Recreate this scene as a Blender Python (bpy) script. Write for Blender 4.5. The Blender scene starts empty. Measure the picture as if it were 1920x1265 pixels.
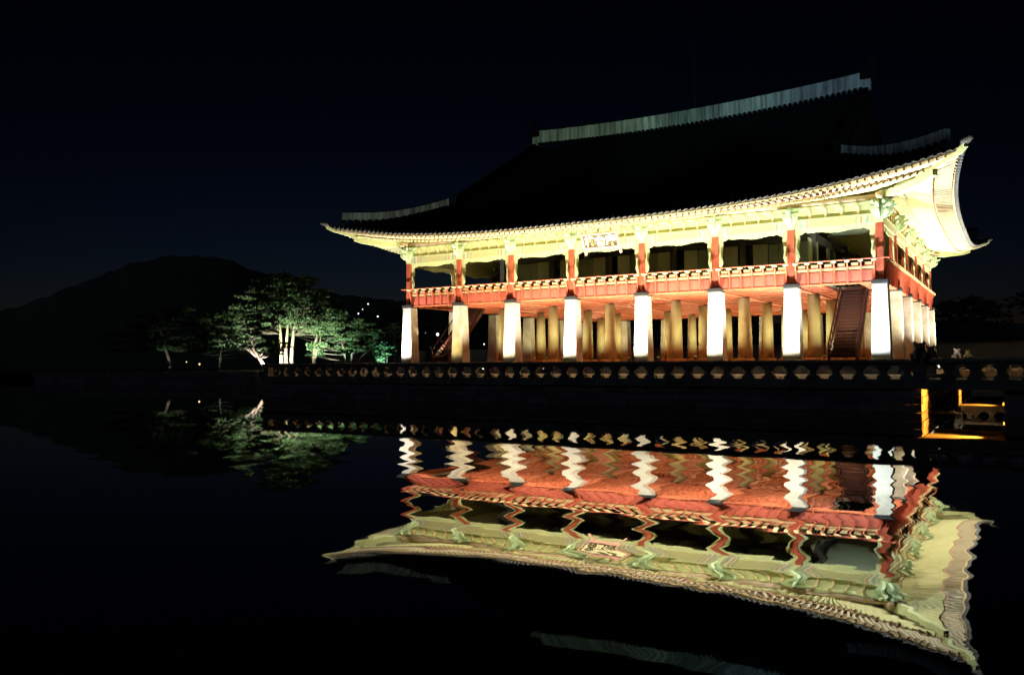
import bpy, math, random
from mathutils import Vector, Matrix, noise
random.seed(11)
S = bpy.context.scene
COL = S.collection
R = math.radians

# ------------------------------------------------------------------ camera
yaw, pitch, roll = 0.5552, 0.0292, -0.0075
F = Vector((-math.sin(yaw)*math.cos(pitch), math.cos(yaw)*math.cos(pitch), math.sin(pitch)))
Rt = Vector((math.cos(yaw), math.sin(yaw), 0))
Up = Rt.cross(F)
R2 = Rt*math.cos(roll) + Up*math.sin(roll)
U2 = R2.cross(F)
cd = bpy.data.cameras.new('camera')
cam = bpy.data.objects.new('camera', cd)
COL.objects.link(cam)
cd.sensor_width = 36
cd.lens = 36*1518.57/1920
cd.clip_start = 0.1
cd.clip_end = 6000
m = Matrix((R2, U2, -F)).transposed().to_4x4()
m.translation = (40.832, -50.476, 2.269)
cam.matrix_world = m
S.camera = cam

# ------------------------------------------------------------------ night sky, moon, exposure
w = bpy.data.worlds.new('World')
S.world = w
w.use_nodes = True
nt = w.node_tree
sky = nt.nodes.new('ShaderNodeTexSky')
sky.sky_type = 'NISHITA'
sky.sun_disc = False
sky.sun_elevation = R(-6.5)
sky.ozone_density = 2.4
sky.dust_density = 0.2
sky.sun_rotation = R(-36)
bg = nt.nodes['Background']
bg.inputs['Strength'].default_value = 0.33
nt.links.new(sky.outputs[0], bg.inputs['Color'])
md = bpy.data.lights.new('moon', 'SUN')
md.energy = 0.05
md.angle = R(0.5)
md.color = (0.62, 0.75, 1.0)
moon = bpy.data.objects.new('moon', md)
COL.objects.link(moon)
moon.rotation_euler = (R(52), 0, R(-25))
S.view_settings.view_transform = 'Standard'
S.view_settings.look = 'None'
S.view_settings.exposure = 0
S.view_settings.gamma = 1
S.view_settings.use_curve_mapping = False
S.cycles.use_denoising = True
S.cycles.max_bounces = 6
S.cycles.diffuse_bounces = 4
S.cycles.sample_clamp_indirect = 6
S.cycles.caustics_reflective = False
S.cycles.caustics_refractive = False

# ------------------------------------------------------------------ helpers
W = {}

def link(o, parent=None, loc=(0, 0, 0)):
    loc = Vector(loc)
    COL.objects.link(o)
    if parent is not None:
        o.parent = parent
        o.location = loc - W[parent.as_pointer()]
    else:
        o.location = loc
    W[o.as_pointer()] = loc
    return o

def tag(o, label=None, cat=None, group=None, kind=None):
    if label: o['label'] = label
    if cat: o['category'] = cat
    if group: o['group'] = group
    if kind: o['kind'] = kind
    return o

def thing(name, loc, label, cat, group=None):
    o = bpy.data.objects.new(name, None)
    o.empty_display_size = 0.3
    link(o, None, loc)
    return tag(o, label, cat, group)

class MB:
    def __init__(s):
        s.v = []; s.f = []; s.m = []
    def add(s, vs, fs, mi=0):
        b = len(s.v)
        s.v += [Vector(p) for p in vs]
        s.f += [tuple(b+i for i in q) for q in fs]
        s.m += [mi]*len(fs)
    def box(s, x0, x1, y0, y1, z0, z1, mi=0):
        s.add([(x0,y0,z0),(x1,y0,z0),(x1,y1,z0),(x0,y1,z0),(x0,y0,z1),(x1,y0,z1),(x1,y1,z1),(x0,y1,z1)],
              [(3,2,1,0),(4,5,6,7),(0,1,5,4),(1,2,6,5),(2,3,7,6),(3,0,4,7)], mi)
        return s
    def loft(s, rings, mi=0, capmi=None):
        n = len(rings[0]); vs = [p for r in rings for p in r]; fs = []
        for i in range(len(rings)-1):
            for j in range(n):
                k = (j+1) % n
                fs.append((i*n+j, i*n+k, (i+1)*n+k, (i+1)*n+j))
        s.add(vs, fs, mi)
        b = len(s.v)-len(vs)
        s.f.append(tuple(b+i for i in reversed(range(n)))); s.m.append(mi if capmi is None else capmi)
        s.f.append(tuple(b+(len(rings)-1)*n+i for i in range(n))); s.m.append(mi if capmi is None else capmi)
        return s
    def sq(s, cx, cy, prof, mi=0):          # stacked square sections (z, half width)
        return s.loft([[(cx-h,cy-h,z),(cx+h,cy-h,z),(cx+h,cy+h,z),(cx-h,cy+h,z)] for z, h in prof], mi)
    def lathe(s, cx, cy, prof, n=16, mi=0):
        return s.loft([[(cx+r*math.cos(2*math.pi*k/n), cy+r*math.sin(2*math.pi*k/n), z) for k in range(n)] for z, r in prof], mi)
    def tube(s, pts, rad, n=6, mi=0, capmi=None):
        pts = [Vector(p) for p in pts]
        rings = []
        for i, p in enumerate(pts):
            d = (pts[min(i+1, len(pts)-1)] - pts[max(i-1, 0)]).normalized()
            a = Vector((0,0,1)) if abs(d.z) < 0.9 else Vector((1,0,0))
            x = d.cross(a).normalized(); y = d.cross(x).normalized()
            r = rad[i] if isinstance(rad, (list, tuple)) else rad
            rings.append([p + (x*math.cos(2*math.pi*k/n)+y*math.sin(2*math.pi*k/n))*r for k in range(n)])
        return s.loft(rings, mi, capmi)
    def plate(s, poly, mapf, t0, t1, mi=0):  # extruded polygon, mapf(a, b, t) -> point
        n = len(poly)
        vs = [mapf(a, b, t0) for a, b in poly] + [mapf(a, b, t1) for a, b in poly]
        s.add(vs, [tuple(range(n)), tuple(range(2*n-1, n-1, -1))] + [(i, i+n, (i+1) % n+n, (i+1) % n) for i in range(n)], mi)
        return s
    def grid(s, rows, mi=0):
        n = len(rows[0])
        s.add([p for r in rows for p in r], [(i*n+j, i*n+j+1, (i+1)*n+j+1, (i+1)*n+j) for i in range(len(rows)-1) for j in range(n-1)], mi)
        return s
    def mesh(s, name, mats, origin=(0,0,0), smooth=False):
        me = bpy.data.meshes.new(name)
        o = Vector(origin)
        me.from_pydata([tuple(p-o) for p in s.v], [], s.f)
        for mm in (mats if isinstance(mats, (list, tuple)) else [mats]): me.materials.append(mm)
        if any(s.m): me.polygons.foreach_set('material_index', s.m)
        if smooth: me.polygons.foreach_set('use_smooth', [True]*len(me.polygons))
        me.update()
        return me
    def build(s, name, mats, parent=None, smooth=False, origin=None):
        if origin is None:
            xs = [p.x for p in s.v]; ys = [p.y for p in s.v]; zs = [p.z for p in s.v]
            origin = ((min(xs)+max(xs))/2, (min(ys)+max(ys))/2, (min(zs)+max(zs))/2)
        return link(bpy.data.objects.new(name, s.mesh(name, mats, origin, smooth)), parent, origin)

def inst(me, name, parent, loc, rz=0.0):
    o = link(bpy.data.objects.new(name, me), parent, loc)
    if rz: o.rotation_euler.z = rz
    return o

def stick(me, name, parent, A, B, roll_up=True):   # unit mesh along +Y laid from A to B
    A = Vector(A); B = Vector(B); d = B-A
    o = link(bpy.data.objects.new(name, me), parent, A)
    y = d.normalized(); x = y.cross(Vector((0,0,1))).normalized(); z = x.cross(y)
    o.rotation_mode = 'QUATERNION'
    o.rotation_quaternion = Matrix((x, y, z)).transposed().to_quaternion()
    o.scale = (1, d.length, 1)
    return o

# ------------------------------------------------------------------ materials
def nd(nt, t, **kw):
    n = nt.nodes.new(t)
    for k, v in kw.items(): setattr(n, k, v)
    return n

def mat(name, col, rough=0.8, col2=None, scale=2.0, amt=0.5, bump=0.0, bscale=20.0, spec=0.3, stretch=(1,1,1), vary=0.0, metallic=0.0):
    mt = bpy.data.materials.new(name); mt.use_nodes = True
    t = mt.node_tree; b = t.nodes['Principled BSDF']
    b.inputs['Roughness'].default_value = rough
    b.inputs['Specular IOR Level'].default_value = spec
    b.inputs['Metallic'].default_value = metallic
    g = nd(t, 'ShaderNodeNewGeometry')
    mp = nd(t, 'ShaderNodeMapping'); mp.inputs['Scale'].default_value = stretch
    t.links.new(g.outputs['Position'], mp.inputs['Vector'])
    n1 = nd(t, 'ShaderNodeTexNoise'); n1.inputs['Scale'].default_value = scale; n1.inputs['Detail'].default_value = 6; n1.inputs['Roughness'].default_value = 0.62
    t.links.new(mp.outputs[0], n1.inputs['Vector'])
    cr = nd(t, 'ShaderNodeMapRange'); cr.inputs['From Min'].default_value = 0.36; cr.inputs['From Max'].default_value = 0.66; cr.inputs['To Max'].default_value = amt
    t.links.new(n1.outputs['Fac'], cr.inputs['Value'])
    mx = nd(t, 'ShaderNodeMix', data_type='RGBA')
    mx.inputs['A'].default_value = (*col, 1)
    mx.inputs['B'].default_value = (*(col2 or tuple(c*0.55 for c in col)), 1)
    t.links.new(cr.outputs[0], mx.inputs['Factor'])
    out = mx.outputs['Result']
    if vary:
        oi = nd(t, 'ShaderNodeObjectInfo')
        mr = nd(t, 'ShaderNodeMapRange'); mr.inputs['To Min'].default_value = 1-vary; mr.inputs['To Max'].default_value = 1+vary*0.6
        t.links.new(oi.outputs['Random'], mr.inputs['Value'])
        hs = nd(t, 'ShaderNodeHueSaturation')
        t.links.new(mr.outputs[0], hs.inputs['Value']); t.links.new(out, hs.inputs['Color'])
        out = hs.outputs[0]
    t.links.new(out, b.inputs['Base Color'])
    if bump:
        n2 = nd(t, 'ShaderNodeTexNoise'); n2.inputs['Scale'].default_value = bscale; n2.inputs['Detail'].default_value = 5
        t.links.new(g.outputs['Position'], n2.inputs['Vector'])
        bp = nd(t, 'ShaderNodeBump'); bp.inputs['Strength'].default_value = bump; bp.inputs['Distance'].default_value = 0.03
        t.links.new(n2.outputs['Fac'], bp.inputs['Height']); t.links.new(bp.outputs[0], b.inputs['Normal'])
    return mt

def emit(name, col, st):
    mt = bpy.data.materials.new(name); mt.use_nodes = True
    b = mt.node_tree.nodes['Principled BSDF']
    b.inputs['Base Color'].default_value = (*[min(1, c) for c in col], 1)
    b.inputs['Emission Color'].default_value = (*col, 1)
    b.inputs['Emission Strength'].default_value = st
    return mt

M_STONE = mat('granite', (0.40,0.37,0.31), 0.85, (0.22,0.19,0.13), 1.1, 0.8, 0.35, 9, vary=0.12)
M_STONEI = mat('granite_inner', (0.44,0.41,0.22), 0.85, (0.31,0.27,0.12), 1.1, 0.7, 0.35, 9, vary=0.15)
M_WALL = mat('granite_wall', (0.25,0.235,0.23), 0.88, (0.12,0.11,0.105), 1.6, 0.8, 0.5, 12, vary=0.3)
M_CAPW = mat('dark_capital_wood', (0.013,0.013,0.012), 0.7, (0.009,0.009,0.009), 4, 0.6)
M_RED = mat('seokganju_red', (0.40,0.085,0.042), 0.55, (0.27,0.05,0.025), 2.5, 0.7, 0.1, 30, vary=0.06)
M_REDP = mat('red_panel_paint', (0.38,0.085,0.05), 0.6, (0.28,0.06,0.04), 2.0, 0.6, vary=0.1)
M_CREAM = mat('cream_paint', (0.52,0.39,0.19), 0.6, (0.40,0.29,0.12), 5, 0.6, vary=0.08)
M_GREEN = mat('noerok_green', (0.46,0.47,0.22), 0.6, (0.54,0.47,0.22), 1.7, 0.8, vary=0.06)
M_TEAL = mat('teal_green', (0.38,0.50,0.28), 0.6, (0.46,0.52,0.26), 6, 0.8)
M_PALE = mat('pale_green', (0.56,0.58,0.29), 0.6, (0.44,0.50,0.22), 6, 0.7)
M_MINT = mat('mint_board', (0.52,0.60,0.28), 0.6, (0.60,0.54,0.26), 2.2, 0.8)
M_FLOOR = mat('upper_boards', (0.50,0.42,0.28), 0.6, (0.40,0.33,0.2), 2, 0.6)
M_UCEIL = mat('upper_ceiling_paint', (0.50,0.54,0.33), 0.7, (0.40,0.45,0.26), 2, 0.6)
M_SOFF = mat('soffit_board', (0.34,0.27,0.12), 0.7, (0.30,0.27,0.12), 1.2, 0.7)
M_SOFF2 = mat('flying_soffit_painted_shade', (0.22,0.14,0.07), 0.7, (0.28,0.20,0.10), 1.2, 0.7)  # shade in the gaps between flying rafters is put into this dark colour
M_FLY = mat('flying_rafter_paint', (0.52,0.44,0.30), 0.6, (0.44,0.40,0.22), 3, 0.6)
M_CEIL = mat('orange_ceiling', (0.26,0.052,0.018), 0.65, (0.19,0.034,0.013), 0.9, 0.7)
M_CEILB = mat('orange_ceiling_beam', (0.34,0.082,0.032), 0.65, (0.25,0.055,0.022), 3.0, 0.7)
M_TILE = mat('roof_tile', (0.014,0.0145,0.016), 0.9, (0.008,0.0085,0.009), 3, 0.7, spec=0.05, vary=0.2)
M_TEND = mat('eave_tile_end', (0.10,0.10,0.095), 0.75, (0.06,0.06,0.055), 9, 0.7, vary=0.2)
M_PLAST = mat('ridge_plaster', (0.70,0.71,0.68), 0.85, (0.13,0.12,0.15), 1.3, 1.0, 0.1, 15, stretch=(2.4,2.4,0.14))
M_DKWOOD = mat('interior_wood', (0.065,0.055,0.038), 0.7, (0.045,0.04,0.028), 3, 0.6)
M_DOOR = mat('door_paper', (0.46,0.47,0.30), 0.8, (0.36,0.37,0.23), 2, 0.5)
M_SHUT = mat('shutter_olive', (0.26,0.27,0.18), 0.8, (0.20,0.21,0.13), 2, 0.5)
M_STAIR = mat('stair_timber', (0.055,0.015,0.012), 0.6, (0.034,0.010,0.009), 4, 0.6, vary=0.15)
M_METAL = mat('fixture_metal', (0.08,0.085,0.09), 0.5, None, 5, 0.3, metallic=0.5)
M_BOARD = mat('board_ground', (0.10,0.082,0.036), 0.7, (0.07,0.058,0.026), 5, 0.5)
M_GOLD = mat('gilt_letter', (0.85,0.76,0.42), 0.5, (0.7,0.6,0.3), 9, 0.4)
M_PINK = mat('board_frame_paint', (0.46,0.20,0.15), 0.55, (0.52,0.34,0.22), 7, 0.6)
M_BARK = mat('pine_bark', (0.30,0.22,0.16), 0.9, (0.13,0.09,0.07), 3.5, 0.9, 0.6, 14)
M_BRAN = mat('pine_branch', (0.10,0.075,0.055), 0.9, (0.06,0.045,0.035), 3.5, 0.9)
M_NEED = mat('pine_needles', (0.055,0.105,0.045), 0.7, (0.10,0.15,0.06), 0.9, 0.9)
M_NEED2 = mat('dark_foliage', (0.040,0.065,0.035), 0.8, (0.07,0.10,0.05), 0.7, 0.8)
M_GRND = mat('bank_ground', (0.075,0.075,0.055), 0.95, (0.045,0.055,0.03), 0.3, 0.9)
M_HILL = mat('hill_forest', (0.13,0.16,0.13), 1.0, (0.08,0.10,0.08), 0.02, 0.9)
M_PLASTW = mat('palace_wall', (0.34,0.31,0.26), 0.9, (0.22,0.19,0.16), 0.8, 0.8)
M_WHITE = mat('white_panel', (0.7,0.72,0.75), 0.6)
E_COOL = emit('lamp_cool', (1.0,0.98,0.92), 14)
E_LENS = emit('lens_glow', (1.0,0.95,0.82), 6)
E_WARM = emit('lamp_warm', (1.0,0.68,0.22), 12)
E_WDIM = emit('lamp_warm_dim', (1.0,0.72,0.3), 1.5)
E_ORNG = emit('strip_orange', (1.0,0.36,0.03), 9)
E_YEL = emit('booth_yellow', (1.0,0.62,0.03), 0.9)

# dancheong beam: green ground, cream and rust bands near both ends
def dancheong():
    mt = bpy.data.materials.new('painted_lintel'); mt.use_nodes = True
    t = mt.node_tree; b = t.nodes['Principled BSDF']; b.inputs['Roughness'].default_value = 0.6
    tc = nd(t, 'ShaderNodeTexCoord'); sx = nd(t, 'ShaderNodeSeparateXYZ')
    t.links.new(tc.outputs['Object'], sx.inputs[0])
    ax = nd(t, 'ShaderNodeMath', operation='ABSOLUTE'); t.links.new(sx.outputs['X'], ax.inputs[0])
    ay = nd(t, 'ShaderNodeMath', operation='ABSOLUTE'); t.links.new(sx.outputs['Y'], ay.inputs[0])
    mxx = nd(t, 'ShaderNodeMath', operation='MAXIMUM'); t.links.new(ax.outputs[0], mxx.inputs[0]); t.links.new(ay.outputs[0], mxx.inputs[1])
    n = nd(t, 'ShaderNodeTexNoise'); n.inputs['Scale'].default_value = 5
    t.links.new(tc.outputs['Object'], n.inputs['Vector'])
    ad = nd(t, 'ShaderNodeMath', operation='MULTIPLY_ADD'); ad.inputs[1].default_value = 0.22
    t.links.new(n.outputs['Fac'], ad.inputs[0]); t.links.new(mxx.outputs[0], ad.inputs[2])
    mr = nd(t, 'ShaderNodeMapRange'); mr.inputs['From Min'].default_value = 0; mr.inputs['From Max'].default_value = 2.6
    t.links.new(ad.outputs[0], mr.inputs['Value'])
    cr = nd(t, 'ShaderNodeValToRGB'); cr.color_ramp.interpolation = 'CONSTANT'
    e = cr.color_ramp.elements
    e[0].position = 0; e[0].color = (0.46,0.43,0.20,1)
    e[1].position = 0.50; e[1].color = (0.26,0.36,0.20,1)
    for p, c in [(0.55,(0.55,0.46,0.26,1)),(0.60,(0.42,0.22,0.12,1)),(0.64,(0.58,0.52,0.34,1)),(0.72,(0.24,0.36,0.24,1)),(0.78,(0.56,0.44,0.28,1)),(0.84,(0.36,0.42,0.24,1)),(0.9,(0.5,0.36,0.22,1))]:
        x = e.new(p); x.color = c
    t.links.new(mr.outputs[0], cr.inputs['Fac']); t.links.new(cr.outputs[0], b.inputs['Base Color'])
    return mt
M_LINT = dancheong()

# ------------------------------------------------------------------ lamps
def spot(name, parent, loc, target, power, col, deg, blend=0.5, rad=0.08):
    l = bpy.data.lights.new(name, 'SPOT')
    l.energy = power; l.color = col; l.spot_size = R(deg); l.spot_blend = blend; l.shadow_soft_size = rad
    o = bpy.data.objects.new(name, l)
    link(o, parent, loc)
    o.rotation_euler = (Vector(target)-Vector(loc)).to_track_quat('-Z', 'Y').to_euler()
    return o

def floodlight(label, loc, target, power, col, deg, lens=None, group=None, size=0.16, blend=0.5):
    loc = Vector(loc); d = (Vector(target)-loc).normalized()
    t = thing('flood_light', loc, label, 'floodlight', group)
    b = MB(); b.box(loc.x-0.1, loc.x+0.1, loc.y-0.1, loc.y+0.1, loc.z, loc.z+0.03)
    b.box(loc.x-size-0.03, loc.x-size-0.01, loc.y-0.03, loc.y+0.03, loc.z+0.02, loc.z+0.25)
    b.box(loc.x+size+0.01, loc.x+size+0.03, loc.y-0.03, loc.y+0.03, loc.z+0.02, loc.z+0.25)
    b.build('bracket', M_METAL, t)
    c = loc+Vector((0,0,0.24))
    h = MB(); h.tube([c-d*0.14, c-d*0.05, c+d*0.10], [size*0.5, size*0.9, size], 10); h.build('housing', M_METAL, t)
    g = MB(); g.tube([c+d*0.102, c+d*0.115], size*0.9, 10); g.build('lens', lens or E_LENS, t)
    spot('flood_beam', t, c+d*0.16, Vector(target), power, col, deg, blend)
    return t

# ================================================================== LARGE STRUCTURE
# water -------------------------------------------------------------
def water_material():
    mt = bpy.data.materials.new('pond_water'); mt.use_nodes = True
    t = mt.node_tree; b = t.nodes['Principled BSDF']
    b.inputs['Base Color'].default_value = (0.0022,0.0030,0.0036,1)
    b.inputs['Roughness'].default_value = 0.015
    b.inputs['IOR'].default_value = 1.333
    def math_(op, a, bb=None, c=None):
        n = nd(t, 'ShaderNodeMath', operation=op)
        for i, x in enumerate((a, bb, c)):
            if x is None: continue
            if isinstance(x, (int, float)): n.inputs[i].default_value = x
            else: t.links.new(x, n.inputs[i])
        return n.outputs[0]
    g = nd(t, 'ShaderNodeNewGeometry'); sp = nd(t, 'ShaderNodeSeparateXYZ'); t.links.new(g.outputs['Position'], sp.inputs[0])
    # ripples running out from the near bank: wavelength grows with distance from it
    dx = math_('SUBTRACT', sp.outputs['X'], 40.8); dy = math_('ADD', sp.outputs['Y'], 50.5)
    D = math_('ADD', math_('MULTIPLY', dx, -0.527), math_('MULTIPLY', dy, 0.85))
    L = math_('ADD', math_('MULTIPLY', dx, 0.85), math_('MULTIPLY', dy, 0.527))
    D = math_('MAXIMUM', D, 1.5)
    lnD = math_('LOGARITHM', D, math.e)
    LD = math_('DIVIDE', L, D)
    cv = nd(t, 'ShaderNodeCombineXYZ'); t.links.new(LD, cv.inputs[0]); t.links.new(lnD, cv.inputs[1])
    def noi(sx, sy, det, off=0.0):
        mp = nd(t, 'ShaderNodeMapping'); mp.inputs['Scale'].default_value = (sx, sy, 1); mp.inputs['Location'].default_value = (off, off*0.7, off)
        t.links.new(cv.outputs[0], mp.inputs[0])
        n = nd(t, 'ShaderNodeTexNoise'); n.inputs['Scale'].default_value = 1; n.inputs['Detail'].default_value = det
        t.links.new(mp.outputs[0], n.inputs['Vector'])
        return math_('SUBTRACT', n.outputs['Fac'], 0.5)
    ph = math_('ADD', math_('MULTIPLY', lnD, 64.0), math_('MULTIPLY', noi(3.0, 5.0, 2, 3.1), 12.0))
    s1 = math_('SINE', ph)
    s1 = math_('MULTIPLY_ADD', math_('ARCSINE', math_('MULTIPLY', s1, 0.999)), 0.5, math_('MULTIPLY', s1, 0.22))
    ph2 = math_('ADD', math_('MULTIPLY', lnD, 131.0), math_('MULTIPLY', noi(5.0, 9.0, 2, 7.7), 12.0))
    s2 = math_('SINE', ph2)
    calm = nd(t, 'ShaderNodeMapRange', interpolation_type='SMOOTHSTEP'); calm.inputs['From Min'].default_value = 0.27; calm.inputs['From Max'].default_value = 0.46; calm.inputs['To Min'].default_value = 1.0; calm.inputs['To Max'].default_value = 0.36
    t.links.new(LD, calm.inputs['Value'])
    amp = math_('MULTIPLY_ADD', noi(2.2, 5.0, 1, 12.3), 0.9, 1.0)
    amp = math_('MAXIMUM', amp, 0.25)
    amp = math_('MULTIPLY', amp, math_('MINIMUM', math_('MULTIPLY', D, 0.0021), 0.044))
    amp = math_('MULTIPLY', amp, math_('MINIMUM', math_('POWER', math_('DIVIDE', 21.0, D), 3.0), 1.0))
    hx = math_('ADD', math_('MULTIPLY', math_('MULTIPLY', s1, amp), calm.outputs[0]), math_('MULTIPLY', s2, math_('MULTIPLY', amp, 0.18)))
    hx = math_('ADD', hx, math_('MULTIPLY', noi(40, 24, 2, 21.0), math_('MULTIPLY', amp, 0.6)))
    hy = math_('MULTIPLY', math_('MULTIPLY', noi(14.0, 40.0, 2, 31.0), 0.0065), math_('MINIMUM', math_('DIVIDE', 13.0, D), 1.0))
    c1 = nd(t, 'ShaderNodeCombineXYZ'); c1.inputs['Z'].default_value = 1
    # crests lie across the direction the ripples travel in: tilt mostly sideways, a little along it
    rho = math_('SQRT', math_('ADD', math_('MULTIPLY', dx, dx), math_('MULTIPLY', dy, dy)))
    ux = math_('DIVIDE', dx, rho); uy = math_('DIVIDE', dy, rho)
    t.links.new(math_('ADD', math_('MULTIPLY', hx, uy), math_('MULTIPLY', hy, ux)), c1.inputs[0])
    t.links.new(math_('SUBTRACT', math_('MULTIPLY', hy, uy), math_('MULTIPLY', hx, ux)), c1.inputs[1])
    nv = nd(t, 'ShaderNodeVectorMath', operation='NORMALIZE'); t.links.new(c1.outputs[0], nv.inputs[0])
    t.links.new(nv.outputs[0], b.inputs['Normal'])
    return mt

wb = MB(); wb.add([(-300,-120,0),(120,-120,0),(120,140,0),(-300,140,0)], [(0,1,2,3)])
tag(wb.build('pond_water', water_material(), origin=(0,0,0)), kind='structure')

# banks: near bank under the camera, far banks, islet ----------------
gb = MB()
gb.box(-2500, 2500, -2500, -48.4, -2.0, 0.75)
gb.box(-2500, 2500, 52, 2500, -2.0, 1.0)
gb.box(-2500, -84, -48.4, 52, -2.0, 1.0)
gb.box(62, 2500, -48.4, 52, -2.0, 1.1)
tag(gb.build('ground', M_GRND, origin=(0,0,0)), kind='structure')
ib = MB(); ib.box(-66, -23.6, 5.5, 36, -2.0, 1.4)
isl = ib.build('islet', M_GRND, origin=(-45,20,0)); tag(isl, kind='structure')
x = -66.0
while x < -23.6:                                        # stone kerb of the islet
    l = min(random.uniform(1.0, 1.9), -23.6-x)
    MB().box(x+0.015, x+l-0.015, 5.2+random.uniform(-0.03,0.03), 5.49, 0.75, 1.42+random.uniform(-0.02,0.02)).build('stone', M_WALL, isl)
    MB().box(x+0.4, x+l+0.37, 5.26+random.uniform(-0.03,0.03), 5.49, -0.3, 0.73).build('stone', M_WALL, isl)
    x += l

# mountain and wooded hillside ---------------------------------------
def ridge(name, pts, depth, mt, seed):
    rows = []
    for k in range(9):
        f = k/8
        row = []
        for i in range(len(pts)-1):
            for q in range(20):
                a = Vector(pts[i]).lerp(Vector(pts[i+1]), q/20)
                h = a.z*math.sin(f*math.pi/2)**0.8 + (noise.noise(Vector((a.x*0.02, a.y*0.02, seed)))*7 + noise.noise(Vector((a.x*0.07, a.y*0.07, seed)))*3.0)*f*min(1, a.z/60) + random.uniform(-0.5, 1)*f*f*(1.8 if a.z > 25 else 0.9)
                d = Vector((a.x-40.8, a.y+50.5, 0)).normalized()
                row.append((a.x-d.x*depth*(1-f), a.y-d.y*depth*(1-f), h+0.5))
        rows.append(row)
    mb = MB(); mb.grid(rows)
    return tag(mb.build(name, mt, origin=(0,0,0), smooth=True), kind='structure')
ridge('mountain', [(-900,150,10),(-790,300,34),(-745,390,70),(-713,440,101),(-678,490,113),(-655,515,104),(-642,535,92),(-597,584,80),(-556,623,70),(-480,690,62),(-380,760,50),(-200,830,40),(60,880,34),(300,900,30)], 330, M_HILL, 1.0)
ridge('hillside', [(-240,90,3),(-215,140,8),(-190,165,12),(-170,185,14),(-150,205,13),(-125,215,10),(-95,225,8),(-40,245,8),(40,260,7)], 75, M_HILL, 5.0)

# terrace --------------------------------------------------------------
TX0, TX1, TY0, TY1 = -1.9, 37.55, -13.25, 38.0
terr = thing('stone_terrace', (17.8,12,0), 'broad granite terrace standing in the pond under the pavilion', 'terrace')
MB().box(TX0+0.3, TX1-0.3, TY0+0.3, TY1, -2.0, 1.38).build('terrace_core', M_WALL, terr)
zc = [(-0.35,0.02),(0.02,0.36),(0.36,0.66),(0.66,0.99)]
for ci, (z0, z1) in enumerate(zc):
    x = TX0+random.uniform(-0.5, 0)
    while x < TX1:
        l = random.uniform(0.75, 1.75)
        a, b_ = max(x, TX0), min(x+l, TX1)
        if b_-a > 0.2:
            st = 0.0 if ci else -0.10
            j = random.uniform(-0.025, 0.025)
            MB().box(a+0.012, b_-0.012, TY0+st+j, TY0+0.298, z0+0.011, z1-0.011).build('stone', M_WALL, terr)
        x += l
    y = TY0+0.3
    while y < 26:
        l = random.uniform(1.0, 2.0)
        MB().box(TX1-0.298, TX1+random.uniform(-0.025,0.025), y+0.012, y+l-0.012, z0+0.011, z1-0.011).build('stone', M_WALL, terr)
        y += l
x = TX0-0.06
while x < TX1:
    l = min(random.uniform(1.5, 2.4), TX1+0.05-x)
    MB().box(x+0.008, x+l-0.008, TY0-0.09+random.uniform(-0.012,0.012), TY0+0.7, 1.0, 1.395+random.uniform(-0.006,0.006)).build('coping_stone', M_WALL, terr)
    x += l
# stylobate that carries the columns
MB().box(-1.15, 35.55, -1.15, 32.0, 1.385, 1.95).build('stylobate_core', M_WALL, terr)
x = -1.2
while x < 35.6:
    l = min(random.uniform(1.4, 2.2), 35.6-x)
    MB().box(x+0.006, x+l-0.006, -1.2+random.uniform(-0.012,0.012), 0.2, 1.955, 2.16+random.uniform(-0.004,0.004)).build('stylobate_slab', M_WALL, terr)
    x += l
MB().box(-1.2, 35.6, 0.206, 32.05, 1.955, 2.156).build('stylobate_floor', M_STONE, terr)

# ------------------------------------------------------------------ balustrade pieces
def baluster_mesh(h0=1.40, h1=2.0, k=1.0):
    m_ = MB()
    prof = [(h0,0.27),(h0+0.10,0.27),(h0+0.13,0.235),(h0+0.20,0.16),(h0+0.30,0.125),(h0+0.37,0.14),(h0+0.43,0.20),(h0+0.49,0.27),(h0+0.54,0.295),(h1,0.30)]
    m_.loft([[(-a*k,-0.05-0.35*a,z),(-a*0.6*k,-0.10-0.25*a,z),(a*0.6*k,-0.10-0.25*a,z),(a*k,-0.05-0.35*a,z),(a*k,0.05+0.35*a,z),(a*0.6*k,0.10+0.25*a,z),(-a*0.6*k,0.10+0.25*a,z),(-a*k,0.05+0.35*a,z)] for z, a in prof])
    return m_.mesh('baluster', M_WALL, (0,0,h0))
ME_BAL = baluster_mesh()
def oct_rail(mb, A, B, r=0.125):
    A = Vector(A); B = Vector(B)
    return mb.tube([A, B], r, 8)
def post(parent, x, y, z0=1.38, z1=2.22):
    p = MB(); p.sq(x, y, [(z0,0.27),(z0+0.12,0.27),(z0+0.14,0.23),(z1-0.12,0.23),(z1-0.1,0.29),(z1,0.29)])
    return p.build('newel_post', M_WALL, parent)
bal = thing('stone_balustrade', (17.8,-13.02,1.39), 'long dark stone balustrade with lotus balusters along the terrace edge', 'balustrade')
k = 0
xx = TX0+0.3
post(bal, TX0+0.28, -13.0)
edges = []
xb = 2.68-0.955*4
while xb < 37.0:
    if xb > TX0+0.8:
        inst(ME_BAL, 'baluster', bal, (xb,-13.0,1.396))
        edges.append(xb)
    xb += 0.955
inst(ME_BAL, 'baluster', bal, (36.985,-13.0,1.396))
cuts = [TX0+0.5] + edges[3::4]
if cuts[-1] > 36.4: cuts.pop()
cuts.append(37.24)
for a, b_ in zip(cuts[:-1], cuts[1:]):
    oct_rail(MB(), (a+0.006,-13.0,2.10), (b_-0.006,-13.0,2.10)).build('handrail', M_WALL, bal)
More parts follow.
